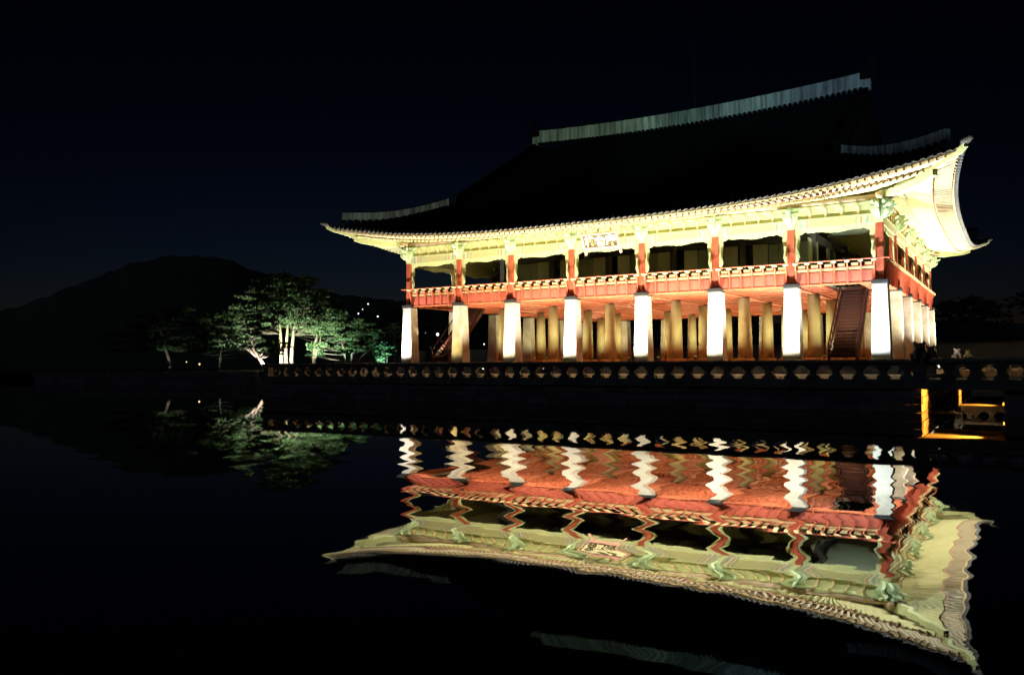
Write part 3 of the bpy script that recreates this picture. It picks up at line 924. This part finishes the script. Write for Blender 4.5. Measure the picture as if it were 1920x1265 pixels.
# hip ridges
for cx, cy, sx, sy in ((0,0,1,1),(LX,0,-1,1),(LX,LY,-1,-1),(0,LY,1,-1)):
    pts = []
    for k in range(11):
        t = 2.2-(2.2+3.75)*k/10
        f = k/10
        z = 14.72-1.42*f-0.42*math.sin(math.pi*f)*1.0
        pts.append((cx+sx*t, cy+sy*t, z))
    hr = ridge_wall('hip_ridge', pts, 0.68, 0.42, caph=0.08)
    for k in range(16):
        f = (k+0.5)/16
        t = 2.2-(2.2+3.75)*f
        z = 14.72-1.42*f-0.42*math.sin(math.pi*f)
        inst(ME_FOOT, 'ridge_foot_tile', hr, (cx+sx*t, cy+sy*t-0.36, z-0.03))

# ------------------------------------------------------------------ name board
nb_ = thing('name_board', (17.2,-0.9,10.1), 'framed name board with three large gilt characters hung under the eave', 'sign')
def bp(a, b, t):               # a across, b up the board, t out of its face
    o0 = Vector((17.2,-0.62,9.92)); up = Vector((0,-0.52,0.86)).normalized(); nn = Vector((0,-0.86,-0.52)).normalized()
    return o0+Vector((a,0,0))+up*b+nn*t
MB().plate([(-1.22,0.12),(1.22,0.12),(1.22,1.0),(-1.22,1.0)], bp, 0.0, 0.05).build('board', M_BOARD, nb_)
fr = MB()
fr.plate([(-1.22,0),(1.22,0),(1.22,0.117),(-1.22,0.117)], bp, -0.02, 0.12)
fr.plate([(-1.22,1.003),(1.22,1.003),(1.22,1.12),(-1.22,1.12)], bp, -0.02, 0.12)
for s_ in (-1, 1):
    fr.plate([(s_*1.223,-0.42),(s_*1.36,-0.42),(s_*1.36,1.22),(s_*1.223,1.22)], bp, -0.02, 0.14)
fr.build('frame', M_PINK, nb_)
for i, ch in enumerate('樓會慶'):
    cu = bpy.data.curves.new('glyph', 'FONT'); cu.body = ch; cu.size = 0.80; cu.align_x = 'CENTER'; cu.extrude = 0.02; cu.offset = 0.012; cu.resolution_u = 3
    tmp = bpy.data.objects.new('glyph', cu); COL.objects.link(tmp)
    dg = bpy.context.evaluated_depsgraph_get()
    me = bpy.data.meshes.new_from_object(tmp.evaluated_get(dg))
    bpy.data.objects.remove(tmp)
    ys = [v.co.y for v in me.vertices] or [0, 1]; xs_ = [v.co.x for v in me.vertices] or [0]
    ym = (min(ys)+max(ys))/2; xm = (min(xs_)+max(xs_))/2
    for v in me.vertices:
        p = bp(-0.78+i*0.78+(v.co.x-xm), 0.56+(v.co.y-ym), 0.075+v.co.z)
        v.co = p-Vector((17.2,-0.9,10.1))
    me.materials.clear(); me.materials.append(M_GOLD)
    o = link(bpy.data.objects.new('character', me), nb_, (17.2,-0.9,10.1))

# ================================================================== LIGHTS OF THE PLACE
ordn = ['leftmost','second','third','fourth','fifth','sixth','seventh','corner']
for i, x in enumerate(BX):
    p = 5200; col = (1.0,0.94,0.78)
    if i == 1: p = 700; col = (1.0,0.74,0.30)
    if i == 0: p = 3800; col = (1.0,0.96,0.95)
    if i == 2: p = 3600; col = (1.0,0.88,0.62)
    if i == 7: p = 5000; col = (0.74,0.90,1.0)
    floodlight('small floodlight on the terrace before the %s column of the long front' % ordn[i], (x-0.85,-2.5,1.40), (x-0.1,-3.0,11), p*2.25, col, 150, blend=0.5, group='floodlights along the pavilion front')
for j, y in enumerate(BY):
    if j == 0: continue
    floodlight('small floodlight on the right terrace beside side column %s from the corner' % ['','first','second','third','fourth','last'][j], (36.55,y-1.2,1.40), (38.0,y-0.6,11.5), 13500, (1.0,0.95,0.80), 120, blend=0.9, group='floodlights along the right side')
# warm uplights among the inner columns
for i in range(7):
    for j in range(5):
        if (i+j) % 2: continue
        x = (BX[i]+BX[i+1])/2; y = (BY[j]+BY[j+1])/2
        floodlight('warm floor uplight, %s bay from left, %s row behind the front columns' % (['first','second','third','fourth','fifth','sixth','last'][i], ['first','second','third','fourth','fifth'][j]), (x,y,2.16), (x,y,6.7), 1700, (1.0,0.90,0.50), 172, lens=E_WDIM, group='warm uplights between the inner columns', size=0.08)
# long-throw floods on poles at the near bank, trained on the roof ridges
def pole_flood(label, x, y, h, target, p, col, deg):
    t = thing('flood_pole', (x,y,0.75), label, 'floodlight pole', 'floodlight poles on the near bank')
    MB().tube([(x,y,0.75),(x,y,h)], [0.08,0.05], 8).build('pole', M_METAL, t)
    MB().box(x-0.2, x+0.2, y-0.25, y-0.02, h, h+0.3).build('housing', M_METAL, t)
    MB().box(x-0.17, x+0.17, y-0.015, y+0.01, h+0.03, h+0.27).build('lens', E_LENS, t)
    spot('flood_beam', t, (x,y+0.08,h+0.15), target, p, col, deg, 0.7, 0.1)
pole_flood('tall floodlight pole on the near bank aimed at the ridge, first', -6, -52, 7, (9,LY/2,23.2), 25000, (0.64,1.0,0.60), 13)
pole_flood('tall floodlight pole on the near bank aimed at the left hip ridge', -12, -53, 6, (-0.8,-1.0,14.2), 16000, (0.82,1.0,0.75), 8)
pole_flood('tall floodlight pole on the near bank aimed at the ridge, second', 12, -54, 7, (19,LY/2,23.2), 25000, (0.50,0.98,0.76), 13)
pole_flood('tall floodlight pole on the near bank aimed at the ridge, third', 58, -54, 7, (27.5,LY/2,23.4), 29000, (0.46,0.80,1.0), 12)

# ================================================================== BEASTS
def beast(loc, rz, label, k=1.0):
    t = thing('beast_statue', loc, label, 'statue', 'stone beast statues on the bridge posts')
    b = MB()
    def ell(cx, cy, cz, rx, ry, rz_, n=10):
        prof = [(math.cos(math.pi*i/6), math.sin(math.pi*i/6)) for i in range(7)]
        b.loft([[(cx+rx*max(s,0.02)*math.cos(2*math.pi*q/n), cy+ry*max(s,0.02)*math.sin(2*math.pi*q/n), cz-rz_*c) for q in range(n)] for c, s in prof])
    ell(0,0.08,0.20,0.24,0.27,0.22)          # haunches
    ell(0,-0.03,0.30,0.20,0.20,0.26)         # chest
    ell(0,-0.14,0.46,0.19,0.19,0.16)         # head
    ell(0,-0.30,0.41,0.12,0.11,0.08)         # muzzle
    for s in (-1, 1):
        ell(s*0.25,0.05,0.12,0.10,0.20,0.12) # hind legs
        b.tube([(s*0.13,-0.20,0.34),(s*0.14,-0.26,0.16),(s*0.14,-0.28,0.04)], [0.085,0.07,0.075], 8)
        ell(s*0.14,-0.32,0.05,0.08,0.11,0.055)
        ell(s*0.16,-0.07,0.60,0.065,0.06,0.085)   # ears
        ell(s*0.09,-0.29,0.50,0.045,0.05,0.04)
    b.tube([(0,0.26,0.15),(0,0.36,0.3),(0,0.30,0.46),(0.02,0.24,0.52)], [0.07,0.07,0.06,0.03], 8)
    me0 = b.mesh('beast_raw', M_WALL)
    for v in me0.vertices: v.co *= k
    tmp = bpy.data.objects.new('beast_raw', me0); COL.objects.link(tmp)
    md_ = tmp.modifiers.new('r', 'REMESH'); md_.mode = 'VOXEL'; md_.voxel_size = 0.026; md_.use_smooth_shade = True
    dg = bpy.context.evaluated_depsgraph_get()
    me = bpy.data.meshes.new_from_object(tmp.evaluated_get(dg)); bpy.data.objects.remove(tmp)
    o = link(bpy.data.objects.new('body', me), t, loc); o.rotation_euler.z = rz
    pl = MB(); pl.box(loc[0]-0.26, loc[0]+0.26, loc[1]-0.26, loc[1]+0.26, loc[2]-0.002, loc[2]+0.03); pl.build('plinth', M_WALL, t)
    return t
beast((37.48,-13.03,2.225), R(10), 'large dark seated beast statue on the terrace corner post', 1.1)
beast((37.48,-8.12,2.225), R(170), 'smaller dark beast statue behind the corner statue, before the columns', 0.95)
beast((37.48,13.12,2.225), R(10), 'brightly lit beast statue standing on the far bridge post, left of two', 1.05)
beast((37.48,28.18,2.225), R(170), 'dimmer tan lit beast statue, right one of the pair at the far bridge', 1.05)
floodlight('floodlight on the terrace that lights the far bridge beasts', (36.3,10.6,1.40), (37.45,14.2,2.7), 200, (1,0.92,0.68), 60)

# ================================================================== TREES
def tufts(b, c, rx, ry, rz_, n, size):
    for _ in range(n):
        a = random.uniform(0, 2*math.pi); rr = math.sqrt(random.random())
        x = c[0]+rx*rr*math.cos(a); y = c[1]+ry*rr*math.sin(a)
        z = c[2]+rz_*(1-rr*rr)*random.uniform(-0.25, 1.0)+random.uniform(-0.08, 0.08)
        p = Vector((x, y, z))
        for q in range(3):
            d = Vector((random.gauss(0,1), random.gauss(0,1), random.gauss(0.35,0.5))).normalized()*size*random.uniform(0.6,1.25)
            s_ = d.cross(Vector((random.gauss(0,1),random.gauss(0,1),random.gauss(0,1)))).normalized()*size*0.20
            b.v += [p-s_, p+s_, p+d]; k_ = len(b.v)
            b.f.append((k_-3, k_-2, k_-1)); b.m.append(0)

def tree(name, label, cat, base, trunks, pads, group=None, size=0.34, dens=60, needles=None):
    """trunks: list of (list of points relative to base, r0, r1); pads: (x, y, z, rx, rz)"""
    base = Vector(base)
    t = thing(name, base, label, cat, group)
    ends = []
    for pts, r0, r1 in trunks:
        pp = [base+Vector(p) for p in pts]
        n_ = len(pp)
        MB().tube(pp, [r0+(r1-r0)*i/(n_-1) for i in range(n_)], 8).build('trunk', M_BARK, t, smooth=True)
        for i in range(len(pp)-1):
            if i >= 1 or len(pp) < 4: ends += [pp[i].lerp(pp[i+1], k/5) for k in range(1, 6)]
    br = MB(); cr = MB()
    for (x, y, z, rx, rz_) in pads:
        p = base+Vector((x, y, z))
        e = min(ends, key=lambda q: (q-p).length + max(0, q.z-p.z+0.6)*1.5)
        mid = e.lerp(p, 0.5)+Vector((random.uniform(-.3,.3), random.uniform(-.3,.3), -0.15*(p-e).length*0.3))
        br.tube([e, mid, p+Vector((0,0,-0.05))], [0.045,0.03,0.012], 5)
        tufts(cr, p, rx, rx*random.uniform(0.75,1.1), rz_, int(dens*rx*rx), size)
    br.build('branch', M_BRAN, t, smooth=True)
    cr.build('crown', needles or M_NEED, t)
    return t
LAT = Vector((0.85,0.527,0)); DEP = Vector((-0.527,0.85,0))
def q(lat, dep, z): v = LAT*lat+DEP*dep; return (v.x, v.y, z)
def mushroom(w0, zlo, zhi, n, deep, shift=0.0, rmin=0.8, rmax=1.7, taper=0.55):
    out = []
    for i in range(n):
        f = (i+random.random())/n
        z = zlo+(zhi-zlo)*f
        wid = w0*(1-taper*f**1.6)
        l = random.uniform(-1, 1)*wid; dpt = random.uniform(-1, 1)*deep*(1-0.5*f)
        x, y, _ = q(l+shift*(1-f), dpt, 0)
        out.append((x, y, z-0.12*abs(l)*(1 if f > 0.6 else 0.4), random.uniform(rmin, rmax)*(1-0.25*f), random.uniform(0.22, 0.42)))
    return out
# the big umbrella pine: three pale trunks
tree('pine_tree', 'tallest umbrella pine on the islet with three pale lit trunks', 'tree', (-36.6,20.9,1.4),
     [([q(-0.7,0,0), q(-0.75,0,2.4), q(-0.9,0.1,5.0), q(-1.3,0.2,8.5)], 0.26, 0.10),
      ([q(-0.1,0.2,0), q(-0.25,0.2,2.2), q(0.0,0.2,5.2), q(0.3,0.3,10.5)], 0.27, 0.08),
      ([q(0.55,-0.1,0), q(0.6,-0.1,2.6), q(0.9,0,5.4), q(2.2,0.2,9.0)], 0.25, 0.09)],
     mushroom(7.6, 5.2, 11.9, 210, 4.6, 0.2, 0.7, 1.4, 0.58), group='pines on the islet')
tree('pine_tree', 'pine with one thick pale trunk, right of the tallest pine', 'tree', (-36.4,25.2,1.4),
     [([q(0,0,0), q(0.1,0,2.5), q(0.6,0,5.0), q(1.6,0,8.4)], 0.30, 0.09), ([q(0.2,0,1.5), q(0.9,0.2,4.0), q(2.2,0.4,6.2)], 0.16, 0.06)],
     mushroom(5.2, 4.4, 9.8, 70, 3.4, 0.8), group='pines on the islet')
tree('pine_tree', 'low spreading pine with several thin trunks beside the pavilion', 'tree', (-32.4,27.0,1.4),
     [([q(0,0,0), q(-0.2,0,1.8), q(-0.6,0,4.2)], 0.16, 0.06), ([q(0.3,0,0), q(0.8,0,1.8), q(1.8,0,4.4)], 0.15, 0.05), ([q(0.8,0,0), q(2.0,0,1.6), q(4.0,0,3.2)], 0.13, 0.05)],
     mushroom(5.6, 2.0, 6.6, 80, 3.0, 1.2, 0.7, 1.3), group='pines on the islet')
tree('pine_tree', 'leaning pine with a glaring white trunk foot at the islet edge', 'tree', (-32.9,14.3,1.4),
     [([q(0.2,0,-0.15), q(-0.6,0,1.0), q(-1.6,0.1,2.5), q(-2.1,0.2,4.5), q(-2.6,0.2,6.6)], 0.30, 0.07), ([q(-0.9,0,1.4), q(-3.0,0,3.2), q(-5.6,0,4.6)], 0.14, 0.04)],
     mushroom(4.4, 2.0, 8.4, 60, 2.4, -2.6, 0.6, 1.2, 0.4) , group='pines on the islet')
tree('round_shrub', 'small shrub glowing teal in lamp light left of the first column', 'shrub', (-27.0,28.0,1.4),
     [([q(0,0,0), q(0.1,0,1.2)], 0.08, 0.03), ([q(0.1,0,0), q(0.5,0,1.0)], 0.06, 0.03)],
     mushroom(1.6, 0.9, 3.3, 16, 1.2, 0, 0.5, 0.8))
tree('pine_tree', 'dim broad pine in the dark at the left end of the islet', 'tree', (-53.2,15.4,1.4),
     [([q(0.9,0,0), q(0.2,0,2.2), q(-0.6,0,5.0), q(-0.8,0,7.0)], 0.26, 0.07)],
     mushroom(6.6, 2.6, 8.2, 90, 3.4, 0, 0.8, 1.4), group='pines on the islet')
tree('pine_tree', 'dim low pine behind the leaning pine on the islet', 'tree', (-49.0,20.5,1.4),
     [([q(0,0,0), q(0.2,0,2.4), q(0.6,0,5.6)], 0.22, 0.06)],
     mushroom(5.2, 2.4, 7.6, 70, 3.0, 0, 0.8, 1.4), group='pines on the islet')
def bare_tree():
    base = Vector((-9.6,33.2,1.39))
    t = thing('bare_tree', base, 'thin bare tree with a lit foot seen between the columns', 'tree')
    MB().tube([base+Vector(p) for p in [(0.9,0,0),(0.55,0,1.3),(-0.2,0,2.7),(-0.6,0,3.9)]], [0.14,0.11,0.07,0.02], 8).build('trunk', M_BARK, t, smooth=True)
    for pts in [[(0.1,0,2.2),(0.4,0,3.2),(0.9,0,4.3)],[(-0.2,0,2.7),(-1.2,0,3.5)],[(0.3,0,2.9),(0.1,0,4.2)],[(0.55,0,1.3),(0.2,0,2.3),(-0.9,0,2.9)]]:
        MB().tube([base+Vector(p) for p in pts], [0.05,0.035,0.012][:len(pts)], 6).build('branch', M_BARK, t, smooth=True)
    floodlight('small floodlight at the foot of the bare tree', base+Vector((1.3,-0.9,0)), base+Vector((0.5,0,1.6)), 160, (1,0.98,0.9), 70)
bare_tree()
# dark trees on the far bank: each its own crown from two shared foliage meshes
def crown_mesh(seed):
    random.seed(seed); b = MB()
    for _ in range(26):
        a = random.uniform(0, 6.28); r = random.uniform(0, 2.6)
        tufts(b, (r*math.cos(a), r*math.sin(a), random.uniform(2.6, 8.0)), 1.3, 1.3, 0.9, 34, 0.5)
    return b.mesh('crown', M_NEED2)
CRM = [crown_mesh(3), crown_mesh(8)]
TRM = MB().tube([(0,0,0),(0.1,0,2.2),(-0.1,0.1,5.5)], [0.3,0.22,0.08], 7).mesh('trunk', M_BARK)
ft = [(-61.5,59.2,1.1),(-65.3,69.3,1.25),(-49.3,56.7,0.95),(-66,81.7,1.5),(-60,97,1.7),(-56.3,89,1.4),(-90.5,86.8,1.5),(-44,76,1.05),(-34.9,79,1.15),(-26.2,83.7,1.1),(-13,89.5,1.15),(0.3,93.9,1.2),(15,97,1.2),(37,99.5,1.3),(46,104,1.5),(31,118,1.5),(-75,90,1.6),(-52,68,1.1)]
NUMW = 'one two three four five six seven eight nine ten eleven twelve thirteen fourteen fifteen sixteen seventeen eighteen'.split()
order = sorted(range(len(ft)), key=lambda k: math.atan2(ft[k][0]-40.8, ft[k][1]+50.5))
for i, (x, y, sc) in enumerate(ft):
    t = thing('dark_tree', (x,y,1.0), 'dark round tree on the far bank, number %s from the left among its row' % NUMW[order.index(i)], 'tree', 'dark trees along the far bank')
    c = inst(CRM[i % 2], 'crown', t, (x,y,1.0), i*1.3); c.scale = (sc*1.25, sc*1.25, sc)
    c = inst(TRM, 'trunk', t, (x,y,1.0), i*0.7); c.scale = (sc, sc, sc)

# lamps under the pines
def tree_lamp(label, base, off, tgt, p, col, deg=75):
    b = Vector(base)
    floodlight(label, b+Vector(off), b+Vector(tgt), p, col, deg, group='floodlights under the pines')
tree_lamp('floodlight on the islet ground before the three trunks', (-36.6,20.9,1.4), q(-0.6,-3.4,0), q(0,0,6.0), 10500, (0.90,1.0,0.74), 125)
tree_lamp('floodlight on the islet ground right of the three trunks', (-36.6,20.9,1.4), q(3.0,-3.0,0), q(2.6,0,6), 5200, (0.82,1.0,0.72), 115)
tree_lamp('floodlight at the thick trunk of the right pine', (-36.4,25.2,1.4), q(2.2,-2.4,0), q(2.2,0,5), 3400, (0.72,1.0,0.78), 110)
tree_lamp('floodlight among the thin trunks of the low pine', (-32.4,27.0,1.4), q(0.4,-2.2,0), q(0.8,0,5), 1700, (0.6,1.0,0.85), 90)
tree_lamp('floodlight right against the foot of the leaning pine', (-32.9,14.3,1.4), q(0.9,-0.9,-0.0), q(-1.2,0,2.2), 5200, (1.0,1.0,0.92), 60)
tree_lamp('floodlight under the teal glowing shrub', (-27.0,28.0,1.4), q(-0.2,-1.8,0), q(0.2,0,2.0), 1800, (0.45,1.0,0.78), 80)
tree_lamp('added weak floodlight under the low pine behind the leaning pine', (-49.0,20.5,1.4), q(1.0,-2.6,0), q(0.4,0,4.0), 110, (0.6,1.0,0.8), 100)  # added lamp without a known source, makes the dim pine more visible
tree_lamp('weak floodlight under the dim pine at the left of the islet', (-53.2,15.4,1.4), q(1.6,-2.4,0), q(0.6,0,4.0), 200, (0.8,1.0,0.8), 80)

# ================================================================== FAR WALL, BOOTH, LAMPS
pw = thing('palace_wall', (0,64,1.0), 'long low plastered palace wall with tiled coping behind the pavilion', 'wall')
MB().box(-70, 75, 63.7, 64.3, 1.0, 4.3).build('wall_body', M_PLASTW, pw)
c = MB(); c.loft([[(x,63.3,4.30),(x,64.7,4.30),(x,64.1,4.85),(x,63.9,4.85)] for x in (-70.2,75.2)]); c.build('tiled_coping', M_TILE, pw)
bt = thing('ticket_booth', (-9.6,36.0,1.39), 'little booth with a glowing yellow window seen through the columns', 'booth')
bx, by_ = -10.4, 36.3
MB().box(bx-0.55, bx+0.65, by_-0.5, by_+0.6, 1.39, 4.0).build('wall', M_DKWOOD, bt)
MB().box(bx-0.42, bx+0.05, by_-0.53, by_-0.505, 2.4, 3.55).build('window', E_YEL, bt)
MB().box(bx+0.09, bx+0.52, by_-0.53, by_-0.505, 2.4, 3.55).build('window', E_YEL, bt)
c = MB(); c.loft([[(bx-0.8,by_-0.8,4.003),(bx+0.9,by_-0.8,4.003),(bx+0.9,by_+0.8,4.003),(bx-0.8,by_+0.8,4.003)],[(bx-0.4,by_-0.3,4.35),(bx+0.5,by_-0.3,4.35),(bx+0.5,by_+0.3,4.35),(bx-0.4,by_+0.3,4.35)]]); c.build('roof', M_TILE, bt)
kb = thing('white_cabinet', (-8.3,36.6,1.39), 'pale bluish white cabinet standing behind the inner columns', 'cabinet')
MB().box(-8.8, -7.8, 36.3, 37.0, 1.39, 3.9).build('body', M_WHITE, kb)
MB().box(-8.72, -7.88, 36.27, 36.295, 1.6, 3.75).build('door', M_WHITE, kb)
def street_lamp(x, y, z, g, r, mt, label, grp):
    r *= 0.78
    t = thing('street_lamp', (x,y,g), label, 'street lamp', grp)
    MB().tube([(x,y,g),(x,y,z-r)], [0.07,0.04], 6).build('post', M_METAL, t)
    MB().lathe(x, y, [(z-r,r*0.3),(z-r*0.6,r*0.85),(z,r),(z+r*0.6,r*0.85),(z+r,r*0.2)], 10).build('globe', mt, t, smooth=True)
E_FAR = emit('far_lamp', (0.92,0.98,1.0), 2.6)
E_FARW = emit('far_lamp_warm', (1.0,0.72,0.30), 3)
for (x, y, z, r, lab) in [(-146.1,158,22.1,.30,'topmost white street lamp on the wooded hillside'),(-151.9,159.5,19.1,.30,'leftmost bright street lamp on the hillside'),(-137.1,152.6,17.3,.32,'lower lamp of the close pair in the middle of the hillside'),(-139.4,157.3,18.3,.26,'upper lamp of the close pair in the middle of the hillside'),(-132.5,146,14.5,.20,'faint lamp below the close pair on the hillside'),(-154.2,164.2,20.9,.2,'faint lamp just above the leftmost bright hillside lamp'),(-132.6,153.9,15.8,.28,'lamp right of the close pair on the hillside'),(-122.3,145.5,13.3,.2,'hillside lamp nearest the first stone column')]:
    street_lamp(x, y, z, max(1.0, z-5), r, E_FAR, lab, 'far street lamps on the hillside')
for (x, y, z, r, lab) in [(-62.1,72,7.8,.22,'street lamp by the left edge of the first column'),(-82.3,80.8,6.8,.16,'faint street lamp right of the low pine crown'),(-31.5,45.3,6.3,.26,'brightest white street lamp, left of the staircase between first columns'),(-76,99.4,9.0,.2,'street lamp left of the brightest lamp'),(-62.7,84.3,5.4,.16,'low lamp under the lamp left of the staircase'),(-35.9,64.2,5.2,.14,'small lamp behind the bare tree'),(-34,79.5,9.8,.16,'small lamp high under the ceiling edge behind the columns')]:
    street_lamp(x, y, z, 1.0, r, E_FAR, lab, None)
street_lamp(-88.5,62,2.5,1.0,.26,E_FARW,'low warm lamp on the far left bank near the water',None)
street_lamp(-96,50,2.6,1.0,.12,E_FARW,'faint warm lamp far left along the bank',None)
street_lamp(-40.5,11.0,2.2,1.4,.12,E_FARW,'low yellow lamp at the islet edge under the leaning pine',None)
street_lamp(-0.8,-9.5,1.9,1.39,.055,E_WARM,'tiny warm lamp behind the left end of the balustrade',None)
print('objects', len(bpy.data.objects))
